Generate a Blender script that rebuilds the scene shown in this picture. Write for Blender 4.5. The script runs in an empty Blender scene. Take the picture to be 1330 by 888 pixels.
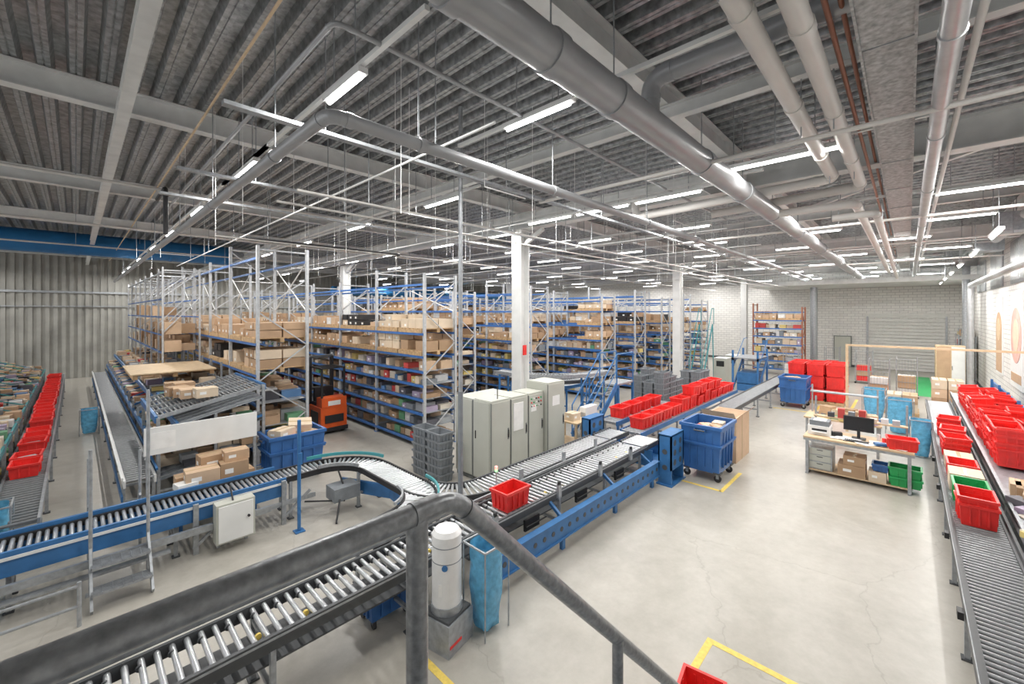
import bpy, math, random
from mathutils import Vector, Matrix
R = random.Random(7)
scene = bpy.context.scene
# ------------------------------------------------------------------ materials
def mk(name, col, rough=.5, metal=0., ns=0, na=0., bump=0., col2=None, spec=.5, detail=4):
    m = bpy.data.materials.new(name); m.use_nodes = True
    nt = m.node_tree; b = nt.nodes['Principled BSDF']
    b.inputs['Base Color'].default_value = (*col, 1)
    b.inputs['Roughness'].default_value = rough
    b.inputs['Metallic'].default_value = metal
    b.inputs['Specular IOR Level'].default_value = spec
    sc = ns or 6.
    tc = nt.nodes.new('ShaderNodeTexCoord'); n = nt.nodes.new('ShaderNodeTexNoise')
    n.inputs['Scale'].default_value = sc; n.inputs['Detail'].default_value = detail
    nt.links.new(tc.outputs['Object'], n.inputs['Vector'])
    r = nt.nodes.new('ShaderNodeValToRGB')
    r.color_ramp.elements[0].position = .3; r.color_ramp.elements[1].position = .7
    a = na or .06
    c2 = col2 or tuple(min(1, c*(1+a)) for c in col)
    c1 = tuple(c*(1-a) for c in col)
    r.color_ramp.elements[0].color = (*c1, 1); r.color_ramp.elements[1].color = (*c2, 1)
    nt.links.new(n.outputs['Fac'], r.inputs['Fac'])
    nt.links.new(r.outputs['Color'], b.inputs['Base Color'])
    if bump:
        bp = nt.nodes.new('ShaderNodeBump'); bp.inputs['Strength'].default_value = bump
        bp.inputs['Distance'].default_value = .01
        nt.links.new(n.outputs['Fac'], bp.inputs['Height']); nt.links.new(bp.outputs['Normal'], b.inputs['Normal'])
    return m
def mk_emit(name, col, s):
    m = bpy.data.materials.new(name); m.use_nodes = True
    b = m.node_tree.nodes['Principled BSDF']
    b.inputs['Base Color'].default_value = (.9, .9, .9, 1)
    b.inputs['Emission Color'].default_value = (*col, 1); b.inputs['Emission Strength'].default_value = s
    return m
GALV = mk('galvanised_steel', (.38,.40,.42), .42, .45, 14, .18)
GALVR = mk('rail_galvanised', (.27,.28,.29), .34, .6, 45, .28, .12, detail=6)
STEEL = mk('roller_steel', (.60,.62,.64), .28, .75, 20, .08)
ROLLD = mk('roller_grey', (.27,.28,.29), .38, .5, 20, .1)
DECKM = mk('deck_galvanised', (.38,.395,.405), .36, .5, 11, .42, detail=10)
WHITE = mk('white_paint', (.78,.79,.78), .45, 0, 3, .05)
WHITEP = mk('white_plastic', (.82,.82,.81), .35)
BEAMW = mk('beam_offwhite', (.72,.73,.72), .5, 0, 3, .1)
CAB = mk('cabinet_grey', (.50,.51,.455), .4, 0, 2, .04)
SHUT = mk('shutter_light', (.66,.66,.63), .5, 0, 2, .04)
CABD = mk('cabinet_dark', (.16,.17,.17), .5)
BLUE = mk('blue_paint', (.04,.16,.38), .4, 0, 5, .15)
BLUEB = mk('blue_bin_plastic', (.035,.13,.36), .38, 0, 3, .15)
BLUER = mk('blue_rack_beam', (.05,.16,.44), .4, 0, 5, .15)
DUCTB = mk('blue_duct', (.02,.16,.38), .45, 0, 2, .12)
TEAL = mk('teal_paint', (.05,.30,.33), .4)
RED = mk('red_plastic', (.80,.035,.03), .38, 0, 5, .12)
GREENP = mk('green_plastic', (.02,.36,.10), .4)
GREYP = mk('grey_plastic', (.22,.24,.26), .5, 0, 8, .12)
ORANGE = mk('orange_paint', (.80,.12,.02), .4)
BLACK = mk('black_rubber', (.02,.02,.022), .5)
DARK = mk('dark_grey', (.07,.075,.08), .5)
PIPE = mk('pipe_grey', (.36,.37,.385), .33, .15, 3, .08)
PIPES = mk('pipe_silver', (.50,.51,.52), .36, .6, 6, .1)
PIPEW = mk('pipe_white', (.68,.66,.63), .4, 0, 3, .05)
TRAY = mk('tray_grey', (.44,.45,.45), .6, .1, 18, .35, detail=8)
RUST = mk('pipe_copper_red', (.30,.12,.07), .5, .2)
WOOD = mk('pallet_wood', (.52,.35,.19), .7, 0, 12, .2)
WOODL = mk('light_wood', (.62,.47,.30), .6, 0, 8, .12)
CARD = [mk('cardboard_a', (.52,.35,.22), .75, 0, 5, .06), mk('cardboard_b', (.60,.43,.29), .75, 0, 5, .06),
        mk('cardboard_c', (.42,.28,.17), .75, 0, 5, .06), mk('cardboard_pale', (.68,.56,.42), .75, 0, 5, .06)]
TAPE = mk('packing_tape', (.60,.45,.28), .25)
LAB = mk('paper_label', (.85,.85,.83), .6)
YEL = mk('yellow_floor_paint', (.80,.60,.13), .55, 0, 20, .12)
GRNF = mk('green_floor_paint', (.03,.40,.12), .5, 0, 10, .12)
SCREEN = mk('monitor_glass', (.012,.014,.018), .12)
BAGB = mk('blue_bag_film', (.16,.50,.74), .25, 0, 12, .25, .8)
BAGB.node_tree.nodes['Principled BSDF'].inputs['Transmission Weight'].default_value = .25
PLAST = mk('clear_film', (.75,.8,.82), .2, 0, 14, .15, .8)
PINK = mk('poster_pink',(.70,.42,.36),.6,0,3,.2)
PRODS = [mk('pack_white', (.72,.72,.71), .5), mk('pack_red', (.55,.07,.06), .5), mk('pack_black', (.05,.05,.06), .4),
         mk('pack_yellow', (.70,.55,.2), .5), mk('pack_green', (.15,.36,.2), .5), mk('pack_lilac', (.42,.35,.47), .5),
         mk('pack_grey', (.4,.42,.44), .5), mk('pack_blue', (.1,.22,.42), .5), mk('pack_cream', (.68,.62,.52), .5), mk('pack_dark', (.12,.12,.14), .5), GREYP, GREYP]
TUBE = mk_emit('fluorescent_tube', (1,.99,.97), 9.)
LEDR = mk_emit('beacon_red', (1,.1,.05), 1.5); LEDG = mk_emit('beacon_green', (.1,1,.2), 1.)
def floor_mat():
    m = bpy.data.materials.new('floor_concrete'); m.use_nodes = True; nt = m.node_tree
    b = nt.nodes['Principled BSDF']; g = nt.nodes.new('ShaderNodeNewGeometry')
    n1 = nt.nodes.new('ShaderNodeTexNoise'); n1.inputs['Scale'].default_value = .45; n1.inputs['Detail'].default_value = 9; n1.inputs['Roughness'].default_value = .68
    n2 = nt.nodes.new('ShaderNodeTexNoise'); n2.inputs['Scale'].default_value = 4; n2.inputs['Detail'].default_value = 10; n2.inputs['Roughness'].default_value=.7
    v = nt.nodes.new('ShaderNodeTexVoronoi'); v.feature = 'DISTANCE_TO_EDGE'; v.inputs['Scale'].default_value = .45
    nd = nt.nodes.new('ShaderNodeTexNoise'); nd.inputs['Scale'].default_value = 2.5; nd.inputs['Detail'].default_value = 6
    mixv = nt.nodes.new('ShaderNodeMixRGB'); mixv.inputs['Fac'].default_value = .3
    L = nt.links
    for n in (n1, n2, nd): L.new(g.outputs['Position'], n.inputs['Vector'])
    L.new(g.outputs['Position'], mixv.inputs['Color1']); L.new(nd.outputs['Color'], mixv.inputs['Color2'])
    L.new(mixv.outputs['Color'], v.inputs['Vector'])
    r = nt.nodes.new('ShaderNodeValToRGB'); r.color_ramp.elements[0].position = .3; r.color_ramp.elements[1].position = .7
    r.color_ramp.elements[0].color = (.39,.37,.325,1); r.color_ramp.elements[1].color = (.53,.505,.455,1)
    L.new(n1.outputs['Fac'], r.inputs['Fac'])
    r2 = nt.nodes.new('ShaderNodeValToRGB'); r2.color_ramp.elements[0].position = .3; r2.color_ramp.elements[1].position = .65
    r2.color_ramp.elements[0].color = (.84,.835,.82,1); r2.color_ramp.elements[1].color = (1,1,1,1)
    L.new(n2.outputs['Fac'], r2.inputs['Fac'])
    r3 = nt.nodes.new('ShaderNodeValToRGB'); r3.color_ramp.elements[0].position = 0; r3.color_ramp.elements[1].position = .004
    r3.color_ramp.elements[0].color = (.7,.68,.66,1); r3.color_ramp.elements[1].color = (1,1,1,1)
    L.new(v.outputs['Distance'], r3.inputs['Fac'])
    m1 = nt.nodes.new('ShaderNodeMixRGB'); m1.blend_type = 'MULTIPLY'; m1.inputs['Fac'].default_value = 1
    m2 = nt.nodes.new('ShaderNodeMixRGB'); m2.blend_type = 'MULTIPLY'; m2.inputs['Fac'].default_value = .5
    L.new(r.outputs['Color'], m1.inputs['Color1']); L.new(r2.outputs['Color'], m1.inputs['Color2'])
    L.new(m1.outputs['Color'], m2.inputs['Color1']); L.new(r3.outputs['Color'], m2.inputs['Color2'])
    L.new(m2.outputs['Color'], b.inputs['Base Color'])
    rr = nt.nodes.new('ShaderNodeMapRange'); rr.inputs['To Min'].default_value = .22; rr.inputs['To Max'].default_value = .42
    L.new(n1.outputs['Fac'], rr.inputs['Value']); L.new(rr.outputs['Result'], b.inputs['Roughness'])
    b.inputs['Specular IOR Level'].default_value = .5
    return m
FLOORM = floor_mat()
def brick_mat(name, axis):
    m = bpy.data.materials.new(name); m.use_nodes = True; nt = m.node_tree; L = nt.links
    b = nt.nodes['Principled BSDF']; g = nt.nodes.new('ShaderNodeNewGeometry')
    s = nt.nodes.new('ShaderNodeSeparateXYZ'); c = nt.nodes.new('ShaderNodeCombineXYZ')
    L.new(g.outputs['Position'], s.inputs[0]); L.new(s.outputs[axis], c.inputs[0]); L.new(s.outputs[2], c.inputs[1])
    t = nt.nodes.new('ShaderNodeTexBrick'); t.inputs['Scale'].default_value = 1; t.inputs['Brick Width'].default_value = .42
    t.inputs['Row Height'].default_value = .18; t.inputs['Mortar Size'].default_value = .012
    t.inputs['Color1'].default_value = (.78,.77,.74,1); t.inputs['Color2'].default_value = (.70,.69,.67,1); t.inputs['Mortar'].default_value = (.45,.44,.43,1)
    L.new(c.outputs[0], t.inputs['Vector']); L.new(t.outputs['Color'], b.inputs['Base Color']); b.inputs['Roughness'].default_value = .6
    return m
BRX = brick_mat('white_brick_y', 1); BRY = brick_mat('white_brick_x', 0)
WALLM = mk('corrugated_wall', (.36,.355,.325), .6, 0, 1.5, .15)

# ------------------------------------------------------------------ mesh builder
class B:
    def __init__(s): s.v=[]; s.f=[]; s.m=[]; s.s=[]; s.mats=[]
    def mi(s, m):
        if m not in s.mats: s.mats.append(m)
        return s.mats.index(m)
    def add(s, vs, fs, m, sm=False):
        o=len(s.v); i=s.mi(m); s.v.extend([tuple(p) for p in vs])
        for f in fs: s.f.append([a+o for a in f]); s.m.append(i); s.s.append(sm)
    def tilt(s, start, piv, axis, deg):
        M=Matrix.Rotation(math.radians(deg),3,axis); piv=Vector(piv)
        for i in range(start,len(s.v)): s.v[i]=tuple(M@(Vector(s.v[i])-piv)+piv)
    def box(s,x0,x1,y0,y1,z0,z1,m):
        s.add([(x0,y0,z0),(x1,y0,z0),(x1,y1,z0),(x0,y1,z0),(x0,y0,z1),(x1,y0,z1),(x1,y1,z1),(x0,y1,z1)],
              [(0,3,2,1),(4,5,6,7),(0,1,5,4),(1,2,6,5),(2,3,7,6),(3,0,4,7)],m)
    def cb(s,cx,cy,z0,lx,ly,lz,m,rot=0.):
        c,n=math.cos(rot),math.sin(rot); vs=[]
        for z in (z0,z0+lz):
            for (a,b) in ((-1,-1),(1,-1),(1,1),(-1,1)):
                x,y=a*lx/2,b*ly/2; vs.append((cx+x*c-y*n, cy+x*n+y*c, z))
        s.add(vs,[(0,3,2,1),(4,5,6,7),(0,1,5,4),(1,2,6,5),(2,3,7,6),(3,0,4,7)],m)
    def cyl(s,p,q,r,m,n=10,cap=True,r2=None):
        p=Vector(p);q=Vector(q);d=(q-p).normalized(); r2=r if r2 is None else r2
        u=d.orthogonal().normalized(); w=d.cross(u); vs=[]
        for c,rr in ((p,r),(q,r2)):
            for i in range(n):
                a=2*math.pi*i/n; vs.append(c+u*math.cos(a)*rr+w*math.sin(a)*rr)
        s.add(vs,[(i,(i+1)%n,n+(i+1)%n,n+i) for i in range(n)],m,True)
        if cap: s.add(vs,[tuple(range(n-1,-1,-1)),tuple(range(n,2*n))],m)
    def sph(s,c,r,m,n=12):
        vs=[];fs=[];h=n//2
        for j in range(h+1):
            for i in range(n):
                t=math.pi*j/h;a=2*math.pi*i/n
                vs.append((c[0]+r*math.sin(t)*math.cos(a),c[1]+r*math.sin(t)*math.sin(a),c[2]+r*math.cos(t)))
        for j in range(h):
            for i in range(n): fs.append((j*n+i,(j+1)*n+i,(j+1)*n+(i+1)%n,j*n+(i+1)%n))
        s.add(vs,fs,m,True)
    def tube(s,pts,r,m,n=12):
        for a,b in zip(pts[:-1],pts[1:]): s.cyl(a,b,r,m,n)
        for p in pts[1:-1]: s.sph(p,r*1.0,m,n)
    def bend(s,pts,r,m,n=16,R_=.3,k=6):
        P=[Vector(p) for p in pts]; out=[P[0]]
        for i in range(1,len(P)-1):
            a=(P[i-1]-P[i]).normalized(); c=(P[i+1]-P[i]).normalized(); A=P[i]+a*R_; C=P[i]+c*R_
            for j in range(k+1):
                t=j/k; out.append(A*(1-t)**2+P[i]*2*t*(1-t)+C*t*t)
        out.append(P[-1]); s.tube(out,r,m,n)
        for i in range(1,len(P)-1):
            for o in (P[i-1],P[i+1]):
                d=(o-P[i]).normalized(); s.cyl(P[i]+d*R_,P[i]+d*(R_+.07),r*1.1,m,n)
    def beam(s,p,q,w,h,m):
        p=Vector(p);q=Vector(q);d=(q-p).normalized()
        up=Vector((0,0,1)) if abs(d.z)<.99 else Vector((1,0,0))
        u=d.cross(up).normalized(); k=u.cross(d)
        vs=[]
        for c in (p,q):
            for a,b in ((-1,-1),(1,-1),(1,1),(-1,1)): vs.append(c+u*a*w/2+k*b*h/2)
        s.add(vs,[(0,1,2,3),(7,6,5,4),(0,4,5,1),(1,5,6,2),(2,6,7,3),(3,7,4,0)],m)
    def ibeam(s,p,q,w,h,m,t=.02):
        p=Vector(p);q=Vector(q);d=(q-p).normalized()
        up=Vector((0,0,1)) if abs(d.z)<.99 else Vector((1,0,0))
        k=d.cross(up).normalized().cross(d)
        s.beam(p,q,t,h-2*t,m); o=k*(h/2-t/2)
        s.beam(p+o,q+o,w,t,m); s.beam(p-o,q-o,w,t,m)
    def tote(s,cx,cy,z,L,W,H,m,rot=0.,tp=.05,rim=.025,ribs=3):
        c,n=math.cos(rot),math.sin(rot)
        def P(x,y,zz): return (cx+x*c-y*n, cy+x*n+y*c, z+zz)
        def ring(l,w,zz): return [P(-l/2,-w/2,zz),P(l/2,-w/2,zz),P(l/2,w/2,zz),P(-l/2,w/2,zz)]
        t=.012 if L<.9 else .03
        Lb,Wb=L*(1-tp*2),W*(1-tp*2); a=H-rim*1.6
        def lw(zz): k=zz/H; return Lb+(L-Lb)*k-2*rim*.6, Wb+(W-Wb)*k-2*rim*.6
        rs=[ring(*lw(0),0),ring(*lw(a),a),ring(L,W,a),ring(L,W,H),ring(L-2*rim-t,W-2*rim-t,H),
            ring(lw(a)[0]-2*t,lw(a)[1]-2*t,a),ring(lw(0)[0]-2*t,lw(0)[1]-2*t,t)]
        vs=[p for r in rs for p in r]; fs=[(3,2,1,0)]
        for j in range(len(rs)-1):
            for i in range(4): fs.append((j*4+i,j*4+(i+1)%4,j*4+4+(i+1)%4,j*4+4+i))
        o=(len(rs)-1)*4; fs.append((o,o+1,o+2,o+3)); s.add(vs,fs,m)
        l0,w0=lw(H*.5)
        for i in range(ribs):
            k=(i+1)/(ribs+1)-.5
            for sg in (-1,1):
                q=P(k*l0,sg*(w0/2+.004),0); s.cb(q[0],q[1],z+H*.12,.02,rim*1.1,H*.75,m,rot)
                q=P(sg*(l0/2+.004),k*w0,0); s.cb(q[0],q[1],z+H*.12,rim*1.1,.02,H*.75,m,rot)
    def carton(s,cx,cy,z,l,w,h,rot=0.,m=None,label=True,open_=False):
        m=m or R.choice(CARD); s.cb(cx,cy,z,l,w,h,m,rot)
        s.cb(cx,cy,z+h,l*1.001,.055,.002,TAPE,rot)
        if label:
            c,n=math.cos(rot),math.sin(rot)
            ox,oy=-l*.2,-w/2
            s.cb(cx+ox*c-oy*n,cy+ox*n+oy*c,z+h*.35,l*.3,.004,h*.3,LAB,rot)
            ox,oy=-l/2,w*.15
            s.cb(cx+ox*c-oy*n,cy+ox*n+oy*c,z+h*.4,.004,w*.3,h*.25,LAB,rot)
    def pallet(s,x0,x1,y0,y1,z):
        for k in (0,.5,1):
            xx=x0+(x1-x0-.1)*k; s.box(xx,xx+.1,y0,y1,z,z+.1,WOOD)
        n=6
        for i in range(n):
            a=y0+(y1-y0)*i/n; s.box(x0,x1,a,a+(y1-y0)/n*.8,z+.1,z+.125,WOOD)
    def make(s,name,parent=None,bevel=0):
        xs=[p[0] for p in s.v];ys=[p[1] for p in s.v];zs=[p[2] for p in s.v]
        o=((min(xs)+max(xs))/2,(min(ys)+max(ys))/2,min(zs))
        me=bpy.data.meshes.new(name); me.from_pydata([(p[0]-o[0],p[1]-o[1],p[2]-o[2]) for p in s.v],[],s.f)
        for m in s.mats: me.materials.append(m)
        me.polygons.foreach_set('material_index',s.m); me.polygons.foreach_set('use_smooth',s.s); me.update()
        ob=bpy.data.objects.new(name,me); scene.collection.objects.link(ob)
        if parent:
            ob.parent=parent; ob.location=Vector(o)-parent.location
        else: ob.location=o
        if bevel:
            md=ob.modifiers.new('bevel','BEVEL'); md.width=bevel; md.segments=2; md.limit_method='ANGLE'
        return ob
DZ=7.25
# ------------------------------------------------------------------ room shell
XW,YW,YR=38.,35.5,-2.7
X0=-14.
b=B(); b.box(X0,XW,YR-.2,YW+.2,-.2,0,FLOORM); b.make('floor')
b=B(); x=X0; pr=[]
while x<XW:
    pr+= [(x,DZ+.14),(x+.11,DZ+.14),(x+.145,DZ),(x+.195,DZ),(x+.2,DZ+.012),(x+.21,DZ+.012),(x+.215,DZ),(x+.265,DZ)]; x+=.30
vs=[(px,YR,pz) for px,pz in pr]+[(px,YW,pz) for px,pz in pr]; n=len(pr)
b.add(vs,[(i,i+1,n+i+1,n+i) for i in range(n-1)],DECKM)
b.box(X0,XW+.2,YR-.2,YW+.2,DZ+.2,DZ+.3,DECKM); b.make('ceiling')
b=B(); b.box(XW,XW+.2,YR-.2,YW+.2,0,DZ+.2,BRX); b.make('wall_far')
b=B(); b.box(X0,XW,YR-.2,YR,0,DZ+.2,BRY); b.make('wall_right')
b=B(); b.box(X0,XW,YW+.08,YW+.2,0,DZ+.2,WALLM); x=X0
while x<XW-.3: b.box(x,x+.16,YW,YW+.08,0,DZ+.2,WALLM); x+=.32
b.make('wall_left')
b=B(); b.box(X0,XW,YW-.1,YW-.001,5.0,5.12,GALV); b.box(X0,XW,YW-.1,YW-.001,4.2,4.26,GALV); b.make('trim_1')
b=B(); b.box(XW-.031,XW-.001,YR+.03,YW,0.001,.15,DARK); b.make('baseboard_far')
b=B(); b.box(12,XW-.04,YR+.001,YR+.03,0.001,.15,DARK); b.make('baseboard_right')
XD=XW-.001
b=B()
b.box(XD-.08,XD,-1.9,2.2,3.5,3.8,SHUT)
for i in range(16): b.box(XD-.06,XD,-1.7,2.0,.02+i*.215,.2+i*.215,SHUT)
b.box(XD-.1,XD,-1.8,-1.7,.001,3.6,GALV); b.box(XD-.1,XD,2.0,2.1,.001,3.6,GALV); b.make('door_2')
b=B(); b.box(XD-.15,XD-.12,2.9,3.9,.001,2.2,CABD); b.box(XD-.19,XD-.12,2.95,3.85,.02,2.15,CAB); b.box(XD-.23,XD-.19,3.02,3.06,1.,1.15,STEEL); b.box(XD-.12,XD,2.9,3.9,.001,2.2,CABD); b.make('door_1')
b=B()
b.box(XW-6,XW-.001,YR+.01,8,5.6,5.85,BEAMW)
b.make('roof_soffit')
b=B()
for i in range(4):
    x=15+i*5; b.box(x,x+3.2,YR+.001,YR+.04,4.9,6.4,GALV)
    for j in range(2): b.box(x+.08+j*1.55,x+1.57+j*1.55,YR+.04,YR+.05,5.0,6.3,PLAST)
b.make('window_1')
b=B(); b.box(21,23.2,YR+.001,YR+.04,1.3,4.6,WHITE); b.cyl((22.1,YR+.04,3.1),(22.1,YR+.05,3.1),.95,PINK,40); b.cyl((22.1,YR+.05,3.1),(22.1,YR+.055,3.1),.55,CARD[3],36); b.box(21.2,23,YR+.04,YR+.05,1.5,1.8,CARD[0]); b.make('wall_poster')
b=B(); b.box(25,26.6,YR+.001,YR+.04,1.4,4.5,WHITE); b.cyl((25.8,YR+.04,3.2),(25.8,YR+.05,3.2),.7,CARD[0],36); b.box(25.1,26.5,YR+.04,YR+.05,1.5,3.2,CARD[0]); b.cyl((25.8,YR+.05,3.2),(25.8,YR+.056,3.2),.45,WOODL,30); b.make('wall_poster')
# ------------------------------------------------------------------ roof steel
b=B()
for y in (-2.4,2.6,8.6,14.6,20.6,26.6,32.6): b.ibeam((X0,y,DZ-.18),(XW-.01,y,DZ-.18),.2,.34,BEAMW)
b.make('roof_beams')
b=B()
for x in (9.4,21.4,33.4): b.ibeam((x,YR+.01,DZ-.62),(x,YW-.01,DZ-.62),.3,.5,BEAMW)
for x in (-8,.47,5.95,15.4,27.4): b.ibeam((x,YR+.01,DZ-.46),(x,YW-.01,DZ-.46),.14,.2,BEAMW)
b.make('roof_girders')
b=B()
for x in (9.4,21.4,33.4):
    b.beam((x,-2.2,DZ-.5),(x+6,2.6,DZ-.3),.09,.09,BEAMW); b.beam((x,8.6,DZ-.45),(x+6,14.6,DZ-.35),.09,.09,BEAMW)
b.make('roof_bracing')
for (x,y) in ((9.4,8.6),(9.4,20.6),(21.4,8.6),(33.4,8.6),(21.4,20.6)):
    b=B(); b.ibeam((x,y,0),(x,y,DZ-.88),.38,.38,WHITE,.03)
    b.box(x-.28,x+.28,y-.28,y+.28,0,.03,WHITE); b.box(x-.28,x+.28,y-.28,y+.28,DZ-.92,DZ-.88,WHITE)
    b.beam((x,y-.2,DZ-1.3),(x,y-.9,DZ-.92),.1,.1,WHITE); b.beam((x+.2,y,DZ-1.3),(x+.9,y,DZ-.6),.1,.1,WHITE)
    if x==9.4 and y<10: b.box(x-.12,x+.02,y-.23,y-.2,2.6,2.9,RED)
    b.make('steel_column')
# ------------------------------------------------------------------ lights
def fixture(x,y,z,l=1.2,ax='y',P=62):
    b=B()
    if ax=='y':
        b.box(x-.05,x+.05,y-l/2-.05,y+l/2+.05,z,z+.06,WHITE); b.cyl((x,y-l/2,z-.018),(x,y+l/2,z-.018),.024,TUBE,8)
        b.cyl((x,y-l/3,z+.06),(x,y-l/3,DZ-.001),.008,GALV,5); b.cyl((x,y+l/3,z+.06),(x,y+l/3,DZ-.001),.008,GALV,5)
        sx,sy=.07,l
    else:
        b.box(x-l/2-.05,x+l/2+.05,y-.05,y+.05,z,z+.06,WHITE); b.cyl((x-l/2,y,z-.018),(x+l/2,y,z-.018),.024,TUBE,8)
        b.cyl((x-l/3,y,z+.06),(x-l/3,y,DZ-.001),.008,GALV,5); b.cyl((x+l/3,y,z+.06),(x+l/3,y,DZ-.001),.008,GALV,5)
        sx,sy=l,.07
    ob=b.make('fluorescent_light')
    ld=bpy.data.lights.new('tube_lamp','AREA'); ld.shape='RECTANGLE'; ld.size=sx; ld.size_y=sy; ld.energy=P; ld.color=(1,.975,.94)
    lo=bpy.data.objects.new('tube_lamp',ld); scene.collection.objects.link(lo); lo.parent=ob
    lo.location=Vector((x,y,z-.045))-ob.location
rows=[(-3.5,[5,10,16,22,28,33]),(1.95,[8,12,16,20,25,30,33.5]),(5.4,[7.2,11,15,19,24,29,33.5]),
      (9.0,[9,12,15.5,19,23,28,33]),(11.8,[-1,1.5,4.5,7.5,11,15,20,26,33]),(15.,[-.9,2,5,8,12,16,21,27]),
      (18.2,[.1,3,6,9,13,18,24,32]),(21.9,[-1,1.8,5,8,12,17,23,29]),(25.5,[.1,3,6,10,15,21,27,33]),(29,[-1,1.8,5,9,14,20,27]),(32.4,[1,5,10,15,22,29]),(36,[-1,2,5,8,12,17,23,30])]
for x,ys in rows:
    for y in ys: fixture(x,y,6.25, P=62 if x<30 else 90)
fixture(1.95,4.3,6.25,.75); fixture(3.9,3.3,6.3,1.0); fixture(3.9,-.9,6.3,1.2,P=48); fixture(7.3,1.5,6.2,1.6,P=62); fixture(8.15,3.5,6.2,1.3,P=50); fixture(8.15,5.0,6.2,1.3,P=50); fixture(8.15,6.5,6.2,1.3,P=50)
for x in (13,17,21,25,29,33): fixture(x,-1.3,5.5,1.2,'x')
b=B()
for x,ys in rows+[(1.95,[4,8]),(3.9,[-.9,3.3]),(7.3,[1,2]),(8.15,[3,7])]: b.box(x-.025,x+.025,min(ys)-1.2,min(max(ys)+1.5,35.3),6.325,6.37,WHITE)
b.make('lighting_trunking')
# ------------------------------------------------------------------ pipes
def hang(b,x,y,z): b.cyl((x,y,z),(x,y,DZ-.001),.008,GALV,5)
b=B(); b.cyl((-6,2.1,6.0),(34,2.1,6.0),.165,PIPE,28)
for x in (-2,1.6,2.6,3.6,6.0,8,10.2,13,17,22,27): b.cyl((x,2.1,6.0),(x+.13,2.1,6.0),.18,PIPE,24); hang(b,x+.06,2.1,6.1)
b.make('main_exhaust_pipe')
b=B(); b.bend([(1.5,32,5.6),(1.5,3.6,5.6),(26,3.6,5.6)],.062,PIPE,14,.14)
for y in (5,8,11,15,20,26): hang(b,1.5,y,5.6); b.cyl((1.5,y,5.6),(1.5,y+.08,5.6),.072,PIPE,14)
for x in (2.4,4.6,7.5,10,14,18): hang(b,x,3.6,5.6); b.cyl((x,3.6,5.6),(x+.08,3.6,5.6),.072,PIPE,14)
b.make('drain_pipe')
b=B(); b.bend([(1.5,12,6.35),(1.5,3.5,6.35),(12,3.5,6.35)],.024,PIPE,8,.1); b.make('conduit_pipe')
b=B(); b.bend([(-3,.93,6.2),(9.0,.93,6.2),(9.0,4.6,6.1),(9.0,4.6,6.6)],.085,PIPEW,16,.2)
b.bend([(-3,.62,6.2),(9.9,.62,6.2),(9.9,3.2,6.1)],.085,PIPEW,16,.2)
b.bend([(9.9,1.9,5.9),(9.9,.7,5.9),(28,.7,5.9)],.075,PIPEW,16,.2); b.bend([(9.5,1.0,5.6),(9.5,.4,5.6),(28,.4,5.6)],.06,PIPEW,14,.15)
for x in (3,6,8.5,12,16,20,25): hang(b,x,.93 if x<9 else .7,6.); hang(b,x,.62 if x<9 else .4,5.6 if x>9 else 6.)
for x in (1.5,3.5,5.5,7.5): b.cyl((x,.93,6.2),(x+.1,.93,6.2),.095,PIPEW,16); b.cyl((x+.5,.62,6.2),(x+.6,.62,6.2),.095,PIPEW,16)
b.make('white_pipes')
b=B(); b.bend([(4.46,2.1,6.1),(4.46,2.1,6.52),(4.46,-2.6,6.52)],.1,PIPE,18,.19); b.cyl((4.46,.2,6.52),(4.46,.1,6.52),.11,PIPE,18); b.make('branch_pipe')
b=B(); b.box(-3,34,-.04,.31,6.3,6.33,TRAY); b.box(-3,34,-.06,-.04,6.28,6.42,TRAY); b.box(-3,34,.31,.33,6.28,6.42,TRAY)
for i in range(18): b.box(-3+i*2,-2.98+i*2,-.04,.31,6.29,6.3,GALV)
for x in (2,5,8,12,16,20,25,30): hang(b,x,-.03,6.4); hang(b,x,.3,6.4)
b.make('cable_tray')
b=B(); b.cyl((-3,-.24,6.0),(34,-.24,6.0),.075,PIPES,18); b.cyl((-3,-.42,6.25),(34,-.42,6.25),.03,PIPEW,10)
for x in (2,4.5,7,10,14,18,23): b.cyl((x,-.24,6.),(x+.06,-.24,6.),.085,PIPES,18); hang(b,x,-.24,6)
b.make('silver_duct_pipe')
b=B(); b.cyl((-3,.48,6.35),(30,.48,6.35),.022,RUST,8); b.cyl((-3,.4,6.45),(30,.4,6.45),.02,RUST,8); b.tube([(-3,3.0,6.6),(14,3.0,6.6)],.012,RUST,6)
b.tube([(1.2,30,6.55),(1.2,-2,6.55)],.014,WOODL,6); b.make('copper_pipes')
b=B(); b.cyl((-12,25,6.72),(5.4,25,6.72),.45,DUCTB,28); b.box(5.4,6.2,24.6,25.4,6.3,7.1,GALV)
for x in range(-12,6,3): b.cyl((x,25,6.72),(x+.1,25,6.72),.465,DUCTB,28); hang(b,x,25,6.7)
b.make('blue_air_duct')
b=B(); b.cyl((14,33,5.6),(37.9,33,5.6),.35,DUCTB,20)
for x in range(15,38,4): hang(b,x,33,5.6)
b.make('blue_air_duct')
b=B()
for y in (11.3,17.2,23): b.cyl((-6,y,6.45),(36,y,6.45),.03,PIPEW,8); [hang(b,x,y,6.45) for x in range(-4,36,4)]
for y in (5.8,6.6,10.5): b.cyl((2,y,5.5),(34,y,5.5),.018,PIPEW,6); [hang(b,x,y,5.5) for x in range(3,34,3)]
for x in (2.9,6.6,10.2,13.3,16.5,20,24): b.cyl((x,3,5.8),(x,22,5.8),.016,WHITE,6); [hang(b,x,y,5.8) for y in range(4,22,3)]
for x in (6,12.5,17,23): b.cyl((x,-2.5,5.95),(x,5,5.95),.03,PIPEW,8); [hang(b,x,y,5.95) for y in (-2,1.2,4)]
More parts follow.
